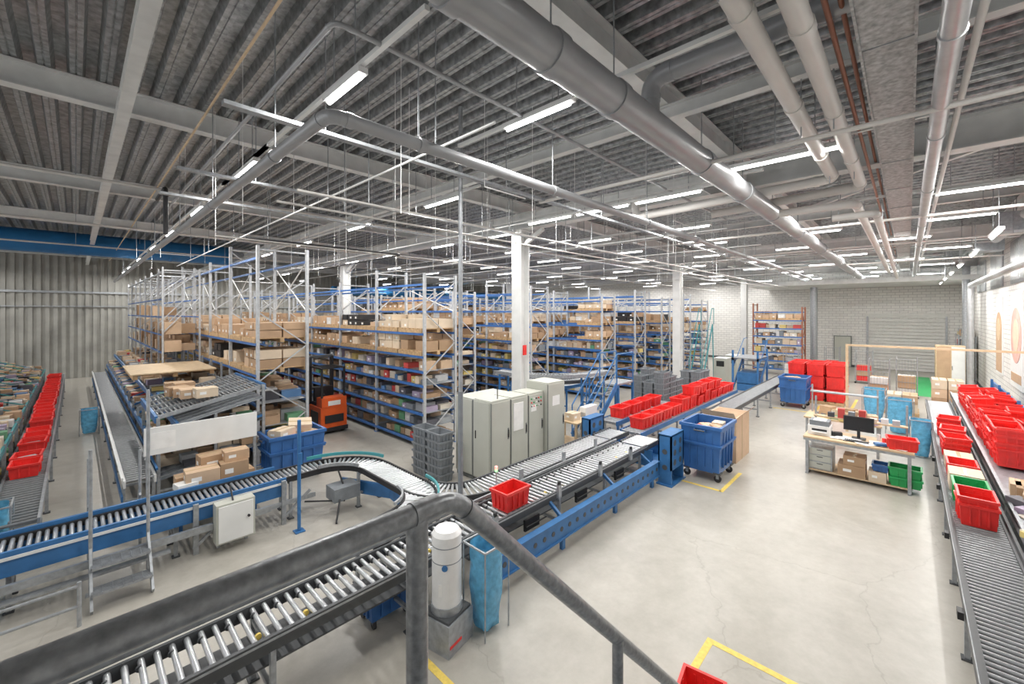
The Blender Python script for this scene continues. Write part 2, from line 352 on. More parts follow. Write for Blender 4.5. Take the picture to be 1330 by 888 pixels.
for y in (4.9,7.6,9.4): b.box(1,34,y-.05,y+.05,5.95,5.99,GALV); [hang(b,x,y,5.98) for x in range(2,34,3)]
b.bend([(2.2,9,5.3),(5.5,9,5.3),(5.5,15,5.3)],.02,BLACK,6,.1); b.bend([(1.2,11.6,6.3),(1.2,10.4,6.3),(1.2,10.4,5.4)],.04,BLACK,8,.1)
b.make('sprinkler_pipes')
b=B()
for i in range(170):
    x=R.uniform(1.5,24); y=R.uniform(3.5,22); z=R.uniform(4.9,6.2); b.cyl((x,y,z),(x,y,DZ-.002),.005,WHITE,4)
    if i%6==0: b.cyl((x,y,z),(x+(R.uniform(.6,2) if i%12 else 0),y+(0 if i%12 else R.uniform(.6,2)),z),.012,WHITE,5)
b.make('suspension_rods')
b=B()
for i in range(3):
    x=12+i*5; b.box(x,x+.8,-2.4,-1.75,6.05,6.55,GALV); b.tube([(x+.4,-2.1,6.3),(x+4,-2.1,6.3)],.12,PIPES,14); hang(b,x+.4,-2.1,6.5)
b.bend([(14,-2.2,5.2),(30,-2.2,5.2),(30,-2.2,.01)],.12,PIPES,14,.25); b.tube([(32.2,-2.2,6.3),(32.2,-2.2,.01)],.15,GALV,14); b.tube([(33.5,4.5,5.5),(33.5,4.5,.01)],.2,GALV,14)
b.make('ventilation_duct')
b=B(); b.box(8.5,9.1,2.3,3.0,6.35,6.6,WHITE); b.box(8.55,9.05,2.35,2.95,6.33,6.35,CABD); b.cyl((8.8,2.65,6.6),(8.8,2.65,DZ-.01),.12,WHITE,14); b.make('air_vent_box')
b=B(); b.box(4.28,4.40,5.24,5.36,0,.02,GALV); b.cyl((4.34,5.3,0),(4.34,5.3,DZ-.001),.035,GALV,12)
b.cyl((4.34,5.3,0.8),(4.34,5.3,2.6),.042,GREYP,12); b.make('service_pole')
# ------------------------------------------------------------------ platform, stair & railing (camera stands here)
b=B(); b.box(-1.6,.66,-.5,.9,2.2,2.28,GALV)
for i in range(12):
    x=.66+.2*i; b.box(x,x+.24,-.4,.76,2.28-.19*(i+1)-.03,2.28-.19*(i+1),GALV)
b.beam((.6,.80,2.2),(2.98,.80,-.02),.03,.2,BLUE); b.beam((.6,-.44,2.2),(2.98,-.44,-.02),.03,.2,BLUE)
for x in (-1.5,.5): b.beam((x,.84,0),(x,.84,2.2),.1,.1,GALV); b.beam((x,-.44,0),(x,-.44,2.2),.1,.1,GALV)
b.make('access_stair')
b=B(); r=.0255
b.bend([(-1.5,.83,3.43),(.655,.83,3.43),(2.75,.80,1.33)],r,GALVR,24,.05,8)
b.cyl((.55,.83,2.27),(.55,.83,3.43),r,GALVR,20); b.cyl((-1.4,.83,2.27),(-1.4,.83,3.43),r,GALVR,20)
b.cyl((1.44,.81,1.5),(1.44,.81,2.64),.021,GALVR,20); b.cyl((2.6,.80,.4),(2.6,.80,1.48),.021,GALVR,20)
b.tube([(-1.4,.83,2.85),(.55,.83,2.85)],.018,GALVR,12)
b.make('handrail')
# ------------------------------------------------------------------ conveyors
def arc(cx,cy,r,a0,a1,n=12): return [(cx+r*math.cos(math.radians(a0+(a1-a0)*i/n)),cy+r*math.sin(math.radians(a0+(a1-a0)*i/n))) for i in range(n+1)]
def conveyor(b,path,z,w,pitch=.1,rail=DARK,roll=STEEL,rh=.11,legs=1.6,legm=GALV,rr=.026,zr=None):
    P=[Vector(p) for p in path]; ln=[0]
    for a,c in zip(P[:-1],P[1:]): ln.append(ln[-1]+(c-a).length)
    def at(d):
        for i in range(len(P)-1):
            if d<=ln[i+1]+1e-6:
                t=(d-ln[i])/max(1e-6,ln[i+1]-ln[i]); return P[i].lerp(P[i+1],t),(P[i+1]-P[i]).normalized()
        return P[-1],(P[-1]-P[-2]).normalized()
    T=ln[-1]; d=pitch/2
    while d<T:
        c,t=at(d); n=Vector((-t.y,t.x)); a=c-n*w/2; e=c+n*w/2
        b.cyl((a.x,a.y,z-rr),(e.x,e.y,z-rr),rr,roll,8,False); d+=pitch
    for sg in (-1,1):
        prev=None
        for i,p in enumerate(P):
            t=(P[min(i+1,len(P)-1)]-P[max(i-1,0)]).normalized(); n=Vector((-t.y,t.x)); q=p+n*sg*(w/2+.02)
            if prev: b.beam((prev.x,prev.y,z-rh/2+.015),(q.x,q.y,z-rh/2+.015),.035,rh,rail)
            prev=q
    if legs:
        d=.3
        while d<T:
            c,t=at(d); n=Vector((-t.y,t.x))
            for sg in (-1,1):
                q=c+n*sg*(w/2+.02); b.beam((q.x,q.y,.0),(q.x,q.y,z-rh+.02),.05,.05,legm); b.cb(q.x,q.y,0,.1,.1,.02,DARK)
            a=c-n*w/2; e=c+n*w/2; b.beam((a.x,a.y,z*.35),(e.x,e.y,z*.35),.04,.04,legm); b.beam((a.x,a.y,z-rh-.02),(e.x,e.y,z-rh-.02),.04,.04,legm)
            d+=legs
b=B()
conveyor(b,[(-3.5,4.72),(9.0,4.72)],.78,.60,.11,DARK,STEEL,.13,1.5)
b.box(-3.5,9.0,4.30,4.34,.80,.87,DARK); b.box(-3.5,9.0,4.295,4.30,.83,.85,GALV); b.box(-3.5,9.0,5.09,5.12,.79,.84,GALV)
x=-3.4
while x<9: 
    b.cyl((x,4.55,.755),(x,4.575,.755),.03,YEL,10,True) if int(x*10)%4==0 else None; b.cyl((x+.05,4.9,.755),(x+.05,4.92,.755),.03,DARK,10,True); x+=.22
b.box(-3.5,9.0,4.45,5.0,.5,.52,DARK)
mo=b.make('roller_conveyor')
b=B(); b.beam((3.7,4.1,.38),(9.05,4.1,.38),.06,.30,BLUE); b.box(3.7,9.05,4.04,4.16,.53,.55,BLUE); b.box(3.7,9.05,4.04,4.16,.21,.23,BLUE)
x=3.9
while x<9:
    b.cyl((x,4.064,.38),(x,4.075,.38),.04,DARK,12); x+=.22
for x in (3.9,5.5,7.2,8.8): b.box(x,x+.08,4.1,4.16,0,.21,BLUE); b.beam((x+.04,4.14,.5),(x+.04,4.4,.68),.05,.05,BLUE)
b.make('perforated_beam',mo)
b=B()
for x in (4.1,5.6,6.9,8.1):
    b.box(x,x+.08,4.25,4.30,.76,1.0,GALV); b.box(x,x+.06,4.25,4.28,.98,1.04,BLACK)
    b.box(x,x+.08,5.12,5.16,.76,1.02,GALV)
b.cyl((5.0,5.14,.7),(5.0,5.14,1.15),.012,STEEL,8); b.cyl((5.0,5.14,1.15),(5.0,5.14,1.19),.025,LEDG,10); b.cyl((5.0,5.14,1.19),(5.0,5.14,1.24),.025,LEDR,10)
for x in (4.9,6.3,7.7): b.box(x,x+.35,4.38,4.42,.42,.6,BLACK); b.cyl((x,4.36,.5),(x+.5,4.36,.5),.012,BLACK,6)
b.make('sensors',mo)
b=B(); conveyor(b,arc(5.15,6.45,.9,180,270)+[(9.0,5.55)],.78,.55,.1,DARK,STEEL,.12,1.6)
conveyor(b,[(5.2,5.55),(9.0,5.55)],.40,.5,.14,DARK,GALV,.08,0); b.make('roller_conveyor')
b=B()
pA=[(-6,8.72),(-2,8.72),(3.3,8.72)]+arc(3.3,7.82,.9,90,0)+arc(3.3,6.5,.9,0,-80)+[(2.7,5.45)]
conveyor(b,pA,.78,.5,.08,BLACK,STEEL,.10,1.7)
b.box(-6,2.7,8.36,8.41,.5,.82,BLUE); b.box(-6,2.7,9.03,9.08,.5,.85,BLUE); b.box(-6,3.2,8.30,8.33,.34,.42,GALV)
b.box(-6,2.7,8.33,8.345,.72,.76,WHITE); b.box(-6,2.4,8.18,8.24,.36,.46,GALV); b.box(-6,1.0,8.12,8.24,.24,.27,GALV)
for rad,m,zz in ((1.2,TEAL,.86),(.6,GALV,.84)):
    o=arc(3.3,7.82,rad,90,10)
    for p,q in zip(o[:-1],o[1:]): b.beam((p[0],p[1],zz),(q[0],q[1],zz),.03,.06,m)
    o=arc(3.3,6.5,rad,0,-70)
    for p,q in zip(o[:-1],o[1:]): b.beam((p[0],p[1],zz),(q[0],q[1],zz),.03,.05,m)
for x in (-1.5,1.3,2.6): b.box(x,x+.07,8.28,8.33,0,.8,GALV); b.beam((x,8.3,.1),(x+.5,8.3,.5),.04,.04,GALV)
b.beam((3.8,8.5,.35),(4.3,7.4,.35),.06,.25,BLUE); b.beam((4.3,7.4,.35),(4.2,6.4,.35),.06,.25,BLUE); b.box(3.4,3.9,7.9,8.3,.25,.5,GREYP)
for a,c in (((3.65,8.1,.5),(3.65,8.3,.7)),((3.5,7.9,.3),(3.3,7.6,.02)),((3.0,8.3,.3),(3.6,7.9,.25))): b.cyl(a,c,.018,BLACK,6)
b.make('feed_conveyor')
b=B(); b.box(1.55,2.1,8.02,8.24,.14,.78,CAB); b.box(1.58,2.07,8.0,8.02,.17,.75,WHITE); b.cyl((2.0,8.0,.5),(2.0,7.97,.5),.02,BLACK,10)
b.box(1.6,1.65,8.24,8.3,0,.6,GALV); b.box(2.0,2.05,8.24,8.3,0,.6,GALV); b.cyl((1.8,8.1,.78),(1.8,8.3,.95),.015,BLACK,6); b.make('control_box',bevel=.008)
b=B(); b.cyl((2.74,7.84,0),(2.74,7.84,1.98),.03,BLUE,12); b.box(2.66,2.82,7.76,7.92,0,.02,BLUE); b.box(2.7,2.78,7.78,7.81,1.2,1.4,BLUE); b.make('guard_post')
b=B()
for (z,y) in ((.24,7.62),(.48,7.86)):
    b.box(.14,.74,y,y+.24,z-.03,z-.02,GALV)
    for i in range(8): b.box(.14,.74,y+i*.03,y+i*.03+.008,z-.02,z,GALV)
    for i in range(7): b.box(.14+i*.1,.148+i*.1,y,y+.24,z-.02,z,GALV)
for x,h in ((.14,2.0),(.74,2.75)):
    b.beam((x,7.6,0.02),(x,8.2,.62),.03,.14,GALV); b.cyl((x,8.15,0),(x,8.15,h),.022,GALV,10); b.cb(x,8.15,0,.1,.1,.02,GALV)
    b.cyl((x,9.3,0),(x,9.3,1.6),.022,GALV,10)
    b.beam((x,9.3,.9),(x,9.9,.05),.03,.14,GALV)
b.make('step_over')
b=B(); b.cyl((-3,7.45,.25),(.05,7.45,.25),.02,GALV,8); b.cyl((-3,7.45,.5),(.05,7.45,.5),.02,GALV,8)
for x in (-2.8,-1.4,.03): b.cyl((x,7.45,0),(x,7.45,.55),.022,GALV,8)
b.make('guard_rail')
b=B()
for (y0,y1) in ((3.82,4.12),(5.95,6.2)):
    b.box(9.15,9.85,y0,y0+.03,.35,1.12,BLUE); b.box(9.15,9.85,y1-.03,y1,.35,1.12,BLUE); b.box(9.15,9.2,y0,y1,.0,1.12,BLUE); b.box(9.8,9.85,y0,y1,0,1.12,BLUE)
    b.box(9.15,9.85,y0,y1,1.1,1.14,BLUE); b.box(9.1,9.9,y0-.03,y1+.03,0,.03,BLUE)
    for z in (.5,.72,.94):
        for x in (9.35,9.65): b.cyl((x,y0-.003,z),(x,y0+.01,z),.07,DARK,14)
    for z in (.4,.75): b.cyl((9.147,(y0+y1)/2,z),(9.16,(y0+y1)/2,z),.06,DARK,14)
b.box(9.2,9.8,4.12,5.95,.3,.45,BLUE); conveyor(b,[(9.1,4.72),(9.95,4.72)],.78,.6,.1,DARK,STEEL,.1,0); conveyor(b,[(9.1,5.55),(9.95,5.55)],.78,.5,.1,DARK,STEEL,.1,0)
b.box(9.22,9.26,4.3,5.9,.45,.68,BLUE); b.box(9.74,9.78,4.3,5.9,.45,.68,BLUE)
b.make('transfer_unit')
b=B(); conveyor(b,[(13.2,4.35),(24,4.35)],.78,.55,.13,DARK,ROLLD,.12,2.); b.make('roller_conveyor')
b=B(); conveyor(b,[(10.0,5.25),(18.3,5.25)],.78,.55,.13,BLUE,GALV,.12,2.); to=b.make('roller_conveyor')
b=B(); b.tote(4.85,4.66,.78,.56,.40,.30,RED,.0); b.make('red_tote')
def rtote(b,x,y,z,L=.58,W=.42,H=.3,tl=0,rot=None,m=None,ribs=2):
    s=len(b.v); b.tote(x,y,z,L,W,H,m or RED,R.uniform(-.06,.06) if rot is None else rot,ribs=ribs)
    if tl: b.tilt(s,(x,y,z),'Y' if R.random()<.6 else 'X',R.uniform(-tl,tl))
b=B(); x=10.6
while x<18: rtote(b,x,5.25,.78,H=.3 if R.random()<.7 else .42); x+=.66
for i in range(4): rtote(b,14.2+i*.7,5.25,1.14,tl=5)
b.make('totes_on_line',to)
b=B(); conveyor(b,[(10.3,6.1),(14,6.1)],.85,.5,.13,BLUE,GALV,.12,2.)
for i in range(4): rtote(b,11+i*.7,6.1,.85)
b.make('tote_line')
b=B()
for k,(z,rad) in enumerate(((1.15,.9),(1.45,1.5),(1.75,2.1))):
    conveyor(b,[(12.9-rad,11.0)]+arc(12.9,10.2,rad,180,270)+[(13.6,10.2-rad)],z,.40,.11,[BLUE,DARK,GALV][k],GALV,.12,1.6,BLUE)
b.make('curved_conveyor')
b=B()
for y in (6.95,7.6):
    b.beam((10.7,y,0.06),(12.3,y,1.5),.04,.18,BLUE)
    b.tube([(10.7,y,.0),(10.7,y,1.0),(12.3,y,2.5),(13.4,y,2.5)],.022,BLUE,8); b.tube([(10.9,y,.7),(12.3,y,2.0),(13.4,y,2.0)],.015,BLUE,8)
    for x,z in ((11.5,.75),(12.3,1.5)): b.cyl((x,y,z),(x,y,z+1.),.022,BLUE,8)
    b.cyl((13.4,y,0),(13.4,y,2.5),.022,BLUE,8)
    for x in (12.35,13.35): b.box(x,x+.07,y-.03,y+.04,0,1.5,BLUE)
for i in range(7): b.box(10.75+.22*i,10.97+.22*i,6.97,7.58,.19+.2*i,.22+.2*i,GALV)
b.box(12.2,13.4,6.93,7.62,1.46,1.52,GALV); b.make('platform_stair')
# ------------------------------------------------------------------ control cabinets
b=B()
xs=[6.36,7.0,7.62,8.22]
for i,x in enumerate(xs):
    x1=(xs+[8.95])[i+1]-.012; h=1.88 if i<3 else 2.08; y0=6.72 if i<3 else 6.6
    b.box(x,x1,y0,7.3,.1,h,CAB); b.box(x+.01,x1-.01,y0+.03,7.28,0,.1,CABD)
    b.box(x+.02,x1-.02,y0-.018,y0,.13,h-.03,CAB); b.box(x1-.09,x1-.065,y0-.04,y0-.018,1.0,1.18,BLACK); b.box(x+.02,x1-.02,y0,7.28,h,h+.02,CAB)
    b.box(x1-.1,x1-.055,y0-.024,y0-.018,.96,1.22,CABD); b.box(x-.004,x+.012,y0-.019,y0-.005,.12,h-.02,CABD)
b.box(7.08,7.42,6.69,6.703,1.1,1.75,LAB); b.box(7.7,7.9,6.69,6.703,1.45,1.6,LAB)
for i in range(5):
    for j in range(3): b.cyl((7.72+.09*i,6.702,1.58+.09*j),(7.72+.09*i,6.68,1.58+.09*j),.018,[BLACK,RED,GREENP,LAB][(i+j)%4],8)
b.box(6.37,7.6,7.31,7.95,.1,1.88,CAB); b.box(6.39,7.58,7.33,7.93,0,.1,CABD)
for y in (6.75,7.34): b.box(6.345,6.36,y,y+.53,.13,1.85,CAB); b.box(6.33,6.345,y+.44,y+.465,1.0,1.18,BLACK)
b.box(6.35,6.362,7.285,7.335,.12,1.86,CABD)
b.cyl((6.7,6.85,1.9),(6.7,6.85,2.2),.012,BLACK,6); b.box(8.4,8.7,6.575,6.582,1.5,1.75,LAB)
b.make('control_cabinet',bevel=.006)
def stack(name,cx,cy,n,L,W,H,m,nx=1,ny=1,rot=0,jit=0):
    b=B()
    for i in range(nx):
        for j in range(ny):
            k=n-(R.randint(0,jit) if jit else 0)
            for t in range(k): b.tote(cx+i*(L+.03),cy+j*(W+.03),t*H*.93,L,W,H,m,rot,ribs=3)
    return b.make(name)
stack('grey_tote_stack',5.85,7.9,6,.42,.55,.2,GREYP,1,2,0,1)
stack('grey_tote_stack',15.2,6.7,8,.6,.4,.22,GREYP,3,3,0,2)
stack('grey_tote_stack',18.0,6.4,5,.6,.4,.3,GREYP,2,2,0,1)
b=B()
for (x,y) in ((9.35,6.5),(9.35,7.3),(9.9,6.5),(9.9,7.3)): b.box(x,x+.06,y,y+.06,0,.85,WOODL)
b.box(9.3,10.,6.45,7.4,.85,.89,WOODL); b.box(9.35,9.95,6.5,7.35,.25,.28,WOODL); b.carton(9.6,6.8,.89,.35,.3,.2); b.make('wooden_table')
b=B(); b.box(10.1,10.7,6.7,6.9,0,1.15,WHITE); b.box(10.08,10.1,6.72,6.88,.5,1.0,GALV); b.make('electrical_box')
# ------------------------------------------------------------------ bins
def bin_(cx,cy,L,W,H,name='blue_waste_bin',fill=True,rot=0.,m=BLUEB):
    b=B(); z=.2
    b.tote(cx,cy,z,L,W,H-z,m,rot,tp=.06,rim=.045,ribs=4)
    b.tote(cx,cy,z+(H-z)*.55,L*.985,W*.985,.07,m,rot,tp=0,rim=.02,ribs=0)
    c,n=math.cos(rot),math.sin(rot)
    for a in (-1,1):
        for e in (-1,1):
            x,y=a*L*.36,e*W*.36; px,py=cx+x*c-y*n,cy+x*n+y*c
            b.cyl((px-.02,py,.08),(px+.02,py,.08),.08,BLACK,14); b.box(px-.03,px-.02,py-.03,py+.03,.08,.2,GALV); b.box(px+.02,px+.03,py-.03,py+.03,.08,.2,GALV)
            b.cb(px,py,z-.005,.16,.16,.03,DARK,rot)
        x=a*(L/2+.04); px,py=cx+x*c,cy+x*n; b.cyl((px,py-.12,H-.12),(px,py+.12,H-.12),.018,DARK,8); 
        b.cb(px-a*.03*c,py-a*.03*n-.12,H-.15,.06,.03,.06,m,rot); b.cb(px-a*.03*c,py-a*.03*n+.12,H-.15,.06,.03,.06,m,rot)
    b.cb(cx,cy,z+.1,L*.55,W*.84,.1,DARK,rot)
    if fill:
        for i in range(7): b.carton(cx+R.uniform(-.3,.3)*L,cy+R.uniform(-.3,.3)*W,z+(H-z)*.72+.02*i,.3,.24,.14,R.uniform(0,3),None,False)
        for i in range(5): b.cb(cx+R.uniform(-.3,.3)*L,cy+R.uniform(-.3,.3)*W,z+(H-z)*.75+.02*i,.3,.2,.1,R.choice(PRODS[:2]+[PLAST]),R.uniform(0,3))
    return b.make(name,bevel=.006)
bin_(10.55,3.5,1.15,.95,1.28)
bo=bin_(3.55,10.6,1.25,.9,1.1)
b=B(); b.carton(3.3,10.5,1.0,.45,.35,.2,.5,CARD[3]); s=len(b.v); b.carton(3.75,10.7,1.02,.5,.35,.25,-.3,CARD[3]); b.tilt(s,(3.75,10.7,1.1),'X',18); b.make('loose_cartons',bo)
bin_(20.6,3.4,1.2,1.,1.25)
b=B()
b.box(11.7,12.9,3.2,4.0,0,1.15,CARD[1]); b.add([(11.7,3.2,1.15),(12.9,3.2,1.15),(12.9,3.0,1.35),(11.7,3.0,1.35)],[(0,1,2,3)],CARD[1])
b.add([(11.7,3.2,1.15),(11.7,4.0,1.15),(11.5,4.0,1.32),(11.5,3.2,1.32)],[(0,1,2,3)],CARD[3]); b.box(12.2,12.26,3.195,4.0,.0,1.152,TAPE)
b.box(11.75,12.85,3.25,3.95,1.15,1.155,CARD[2]); b.make('large_carton')
b=B()
def line(x0,x1,y0,y1,m=YEL): b.box(min(x0,x1),max(x0,x1),min(y0,y1),max(y0,y1),.0005,.003,m)
line(9.65,9.73,2.95,3.8); line(9.65,11.1,2.90,2.98)
line(5.15,5.23,.6,1.74); line(4.5,5.15,1.66,1.74); line(2.66,2.74,3.0,3.95)
line(19.6,19.7,2.7,4); line(19.6,21.4,2.6,2.7); line(20,24,1.6,1.7)
line(27,35,-.9,.1,GRNF); b.make('floor_markings')
b=B(); cx,cy=3.05,3.98
b.cb(cx,cy,0,.44,.44,.36,GALV,.2); b.cb(cx,cy,.36,.4,.4,.03,DARK,.2)
b.cyl((cx,cy,.39),(cx,cy,1.28),.175,WHITEP,32); b.cyl((cx,cy,1.28),(cx,cy,1.33),.175,WHITEP,32,True,.14); b.cyl((cx,cy,.36),(cx,cy,.48),.185,GALV,32)
b.cyl((cx,cy,1.16),(cx,cy,1.17),.178,GREYP,32); b.cyl((cx-.125,cy-.125,.95),(cx-.13,cy-.13,.95),.035,BLUE,14)
b.cb(cx-.05,cy-.235,.1,.2,.012,.03,RED,.2)
b.cyl((cx,cy,.98),(cx,cy,.99),.177,GREYP,32); b.cb(cx-.13,cy-.11,.62,.12,.004,.14,LAB,-.78)
b.make('column_fan_heater')
def bag(cx,cy,h=1.0,s=.36,name='blue_bag_holder',m=None):
    m=m or BAGB; b=B(); n=20; ng=9; vs=[];fs=[]
    for j in range(ng):
        k=j/(ng-1)
        for i in range(n):
            a=2*math.pi*i/n; sq=1/max(abs(math.cos(a)),abs(math.sin(a)))**.7
            r=s/2*sq*(.72+.28*min(1,(k*2.2))-.04*k)*(1+.08*math.sin(5*a+j*1.7)*(1-k)+R.uniform(-.04,.04)*(1 if j<ng-1 else 0))
            vs.append((cx+r*math.cos(a),cy+r*math.sin(a),.05+(h-.05)*k))
    for j in range(ng-1):
        for i in range(n): fs.append((j*n+i,j*n+(i+1)%n,(j+1)*n+(i+1)%n,(j+1)*n+i))
    fs.append(tuple(range(n))[::-1]); b.add(vs,fs,m,True)
    for dx in (-1,1):
        for dy in (-1,1): b.cyl((cx+dx*s*.55,cy+dy*s*.55,0),(cx+dx*s*.55,cy+dy*s*.55,h),.01,GALV,6)
    for d in (-1,1): b.beam((cx-s*.56,cy+d*s*.55,h),(cx+s*.56,cy+d*s*.55,h),.02,.02,GALV); b.beam((cx+d*s*.55,cy-s*.56,h),(cx+d*s*.55,cy+s*.56,h),.02,.02,GALV)
    return b.make(name)
bag(3.52,3.80,1.05,.36); bag(-.9,9.9,1.0,.42); bag(.3,19,.8,.4); bag(18.3,.2,1.1,.6); bag(15.7,-.25,1.0,.4); bag(20.2,0.9,1.1,.6)
b=B(); b.tote(2.75,4.9,.1,.6,.4,.3,BLUEB); 
for dx in (-.22,.22):
    for dy in (-.14,.14): b.cyl((2.75+dx-.015,4.9+dy,.05),(2.75+dx+.015,4.9+dy,.05),.05,BLACK,10); b.cb(2.75+dx,4.9+dy,.06,.05,.05,.05,DARK)
b.make('blue_tote_dolly')
b=B(); b.tote(4.02,1.42,0,.6,.4,.32,RED,.15); b.make('red_tote')
# ------------------------------------------------------------------ racks
def fill(b,x0,x1,y0,y1,z,hmax,prob=.85,prod=.25,smin=.18,smax=.42):
    y=y0+.03
    while y<y1-.15:
        w=min(R.uniform(smin,smax),y1-y-.02)
        if R.random()<prob and w>.12:
            h=R.uniform(.35,.9)*hmax; d=R.uniform(.35,.48)*(x1-x0); o=R.uniform(.02,.12)
            m=R.choice(PRODS) if R.random()<prod else R.choice(CARD)
            b.box(x0+o,x0+o+d,y,y+w-.02,z,z+h,m); 
            if R.random()<.35: b.box(x0+o-.006,x0+o,y+w*.3,y+w*.6,z+h*.3,z+h*.6,LAB)
            if R.random()<.8: m=R.choice(CARD) if R.random()>prod else R.choice(PRODS); b.box(x1-.03-d,x1-.03,y,y+w-.02,z,z+h*.9,m)
        y+=w
def rack(x0,x1,y0,bays,bay,H,shelves,pal,palh=.7,ptop=.8,name='pallet_rack',post=GALV,prob=.84,prod=.5):
    b=B(); c=B(); y1=y0+bays*bay
    for i in range(bays+1):
        y=y0+i*bay
        hh=H+(.25 if i%3==1 else 0)
        for x in (x0,x1): b.box(x-.035,x+.035,y-.04,y+.04,0,hh,post); b.box(x-.07,x+.07,y-.06,y+.06,0,.015,BLUER)
        z=.3; sg=0
        while z+.9<hh:
            a,e=(x0,x1) if sg==0 else (x1,x0); b.beam((a,y,z),(e,y,z+.9),.03,.03,post); z+=.9; sg=1-sg
        b.beam((x0,y,hh-.1),(x1,y,hh-.1),.04,.04,post); b.beam((x0,y,.25),(x1,y,.25),.04,.04,post)
        if i<bays and i%2==0 and H>4.5:
            b.beam((x1,y,3.9),(x1,y+bay,H-.3),.025,.025,WHITE); b.beam((x1,y+bay,3.9),(x1,y,H-.3),.025,.025,WHITE)
    for z in shelves+pal:
        for x in (x0,x1): b.box(x-.045,x+.045,y0,y1,z-.07,z,BLUER)
        if z in shelves: b.box(x0,x1,y0,y1,z-.012,z,GALV)
    for x in (x0,x1): b.box(x-.03,x+.03,y0,y1,H-.35,H-.29,BLUER)
    for i,z in enumerate(shelves):
        nx=(shelves+pal)[i+1] if i+1<len(shelves+pal) else z+.5
        for k in range(bays): fill(c,x0,x1,y0+k*bay+.06,y0+(k+1)*bay-.06,z,min(nx-z-.12,.5),prob,prod)
    for z in pal:
        for k in range(bays):
            n=2
            for q in range(n):
                ya=y0+k*bay+.08+q*(bay-.1)/n; yb=ya+(bay-.1)/n-.08
                if R.random()>(ptop if z<3.6 else .18): continue
                c.pallet(x0-.05,x1+.05,ya,yb,z)
                m=R.choice(CARD); tot=R.uniform(.25,1)*palh; ly=max(1,round(tot/.24)); 
                if R.random()<.08: m=BLACK
                for l in range(ly):
                    for u in range(2):
                        for v in range(3):
                            if l==ly-1 and R.random()<.35: continue
                            lx=(x1-x0)/2; wy=(yb-ya)/3; mm=m if R.random()<.8 else R.choice(CARD+PRODS[:1]); j=R.uniform(0,.03)
                            c.box(x0+u*lx+.012+j,x0+(u+1)*lx-.01,ya+v*wy+.012,ya+(v+1)*wy-.01,z+.127+l*tot/ly,z+.12+(l+1)*tot/ly-.008,mm)
                            if R.random()<.4: c.box(x0+.004+j,x0+.012+j,ya+v*wy+.1,ya+v*wy+.2,z+.17+l*tot/ly,z+.24+l*tot/ly,LAB)
    r=b.make(name); c.make('stored_cartons',r); return r
RPOST=mk('rack_upright',(.52,.54,.56),.45,.25,10,.12)
rack(3.2,4.4,12.0,7,2.7,5.6,[.35,.95,1.55],[2.3,3.1],.6,.85,post=RPOST)
for i,x in enumerate((6.8,9.95,13.1,16.2,19.3,22.4,25.5,28.6)):
    nb=7; y0=9.9
    if i==1: y0=12.6; nb=6
    if i==2: y0=11.4; nb=6
    rack(x,x+1.1,y0,nb,2.7,5.0 if i%2==0 else 4.7,[.2,.62,1.02,1.42,1.82,2.22],[2.65,3.3,3.95] if i else [2.65,3.3],.5,.72 if i else .85,post=RPOST)
rack(30,31.,4.6,1,2.6,4.2,[.4,.9,1.4,1.9,2.4,2.9],[3.4],.5,.9,'storage_rack',post=RUST,prob=.97,prod=.6)
# ------------------------------------------------------------------ left aisle
def products(b,x0,x1,y0,y1,zf,dx=.3,prob=.9,cartp=.45,h=(.1,.28)):
    y=y0
    while y<y1:
        wy=R.uniform(.15,.34); x=x0
        while x<x1-dx*.6:
            wx=dx*R.uniform(.8,1.1)
            if R.random()<prob:
                m=R.choice(CARD) if R.random()<cartp else R.choice(PRODS)
                z=zf(x+wx/2); b.cb(x+wx/2,y+wy/2,z,wx*.9,wy*.92,R.uniform(*h),m,R.uniform(-.08,.08))
            x+=wx
        y+=wy
b=B(); conveyor(b,[(-.66,9.6),(-.66,31)],.75,.5,.14,GALV,ROLLD,.11,2.2); lo=b.make('roller_conveyor')
b=B(); y=12.4
while y<29: 
    if R.random()<.8: b.tote(-.66+R.uniform(-.03,.03),y,.75,.42,.56,.25,RED,R.uniform(-.06,.06),ribs=2); 
    if R.random()<.3: b.cb(-.66,y,.78,.25,.3,.15,R.choice(PRODS),.3)
    y+=.66
b.make('totes_on_line',lo)
b=B(); c=B()
for zb in (.35,1.0):
    b.add([(-3.2,9.8,zb+.55),(-1.05,9.8,zb),(-1.05,31,zb),(-3.2,31,zb+.55)],[(0,1,2,3)],GALV)
    b.box(-1.07,-1.03,9.8,31,zb-.05,zb+.07,TEAL if zb>.5 else GALV); products(c,-3.1,-1.1,10,31,lambda x,zb=zb: zb+(-1.05-x)*.256,.3,.9,.4,(.05,.22))
y=9.8
while y<=31.1:
    for x,h in ((-1.05,1.1),(-3.2,2.2)): b.box(x-.03,x+.03,y-.03,y+.03,0,h,GALV)
    b.beam((-1.05,y,.3),(-3.2,y,.86),.04,.05,TEAL); b.beam((-1.05,y,1.0),(-3.2,y,1.62),.04,.07,TEAL)
    if y>16: b.beam((-1.05,y,1.1),(-3.2,y,1.9),.03,.03,TEAL)
    y+=1.35
fo=b.make('flow_shelving'); c.make('stored_packages',fo)
b=B(); conveyor(b,[(.85,10.6),(.85,31)],.72,.4,.14,WHITE,ROLLD,.14,2.2)
b.box(.58,.61,10.6,31,.35,.45,BLUE); b.box(.58,.61,10.6,31,.76,.80,WHITE); b.box(1.08,1.11,10.6,31,.82,.86,BLUE); b.make('roller_conveyor')
b=B(); c=B()
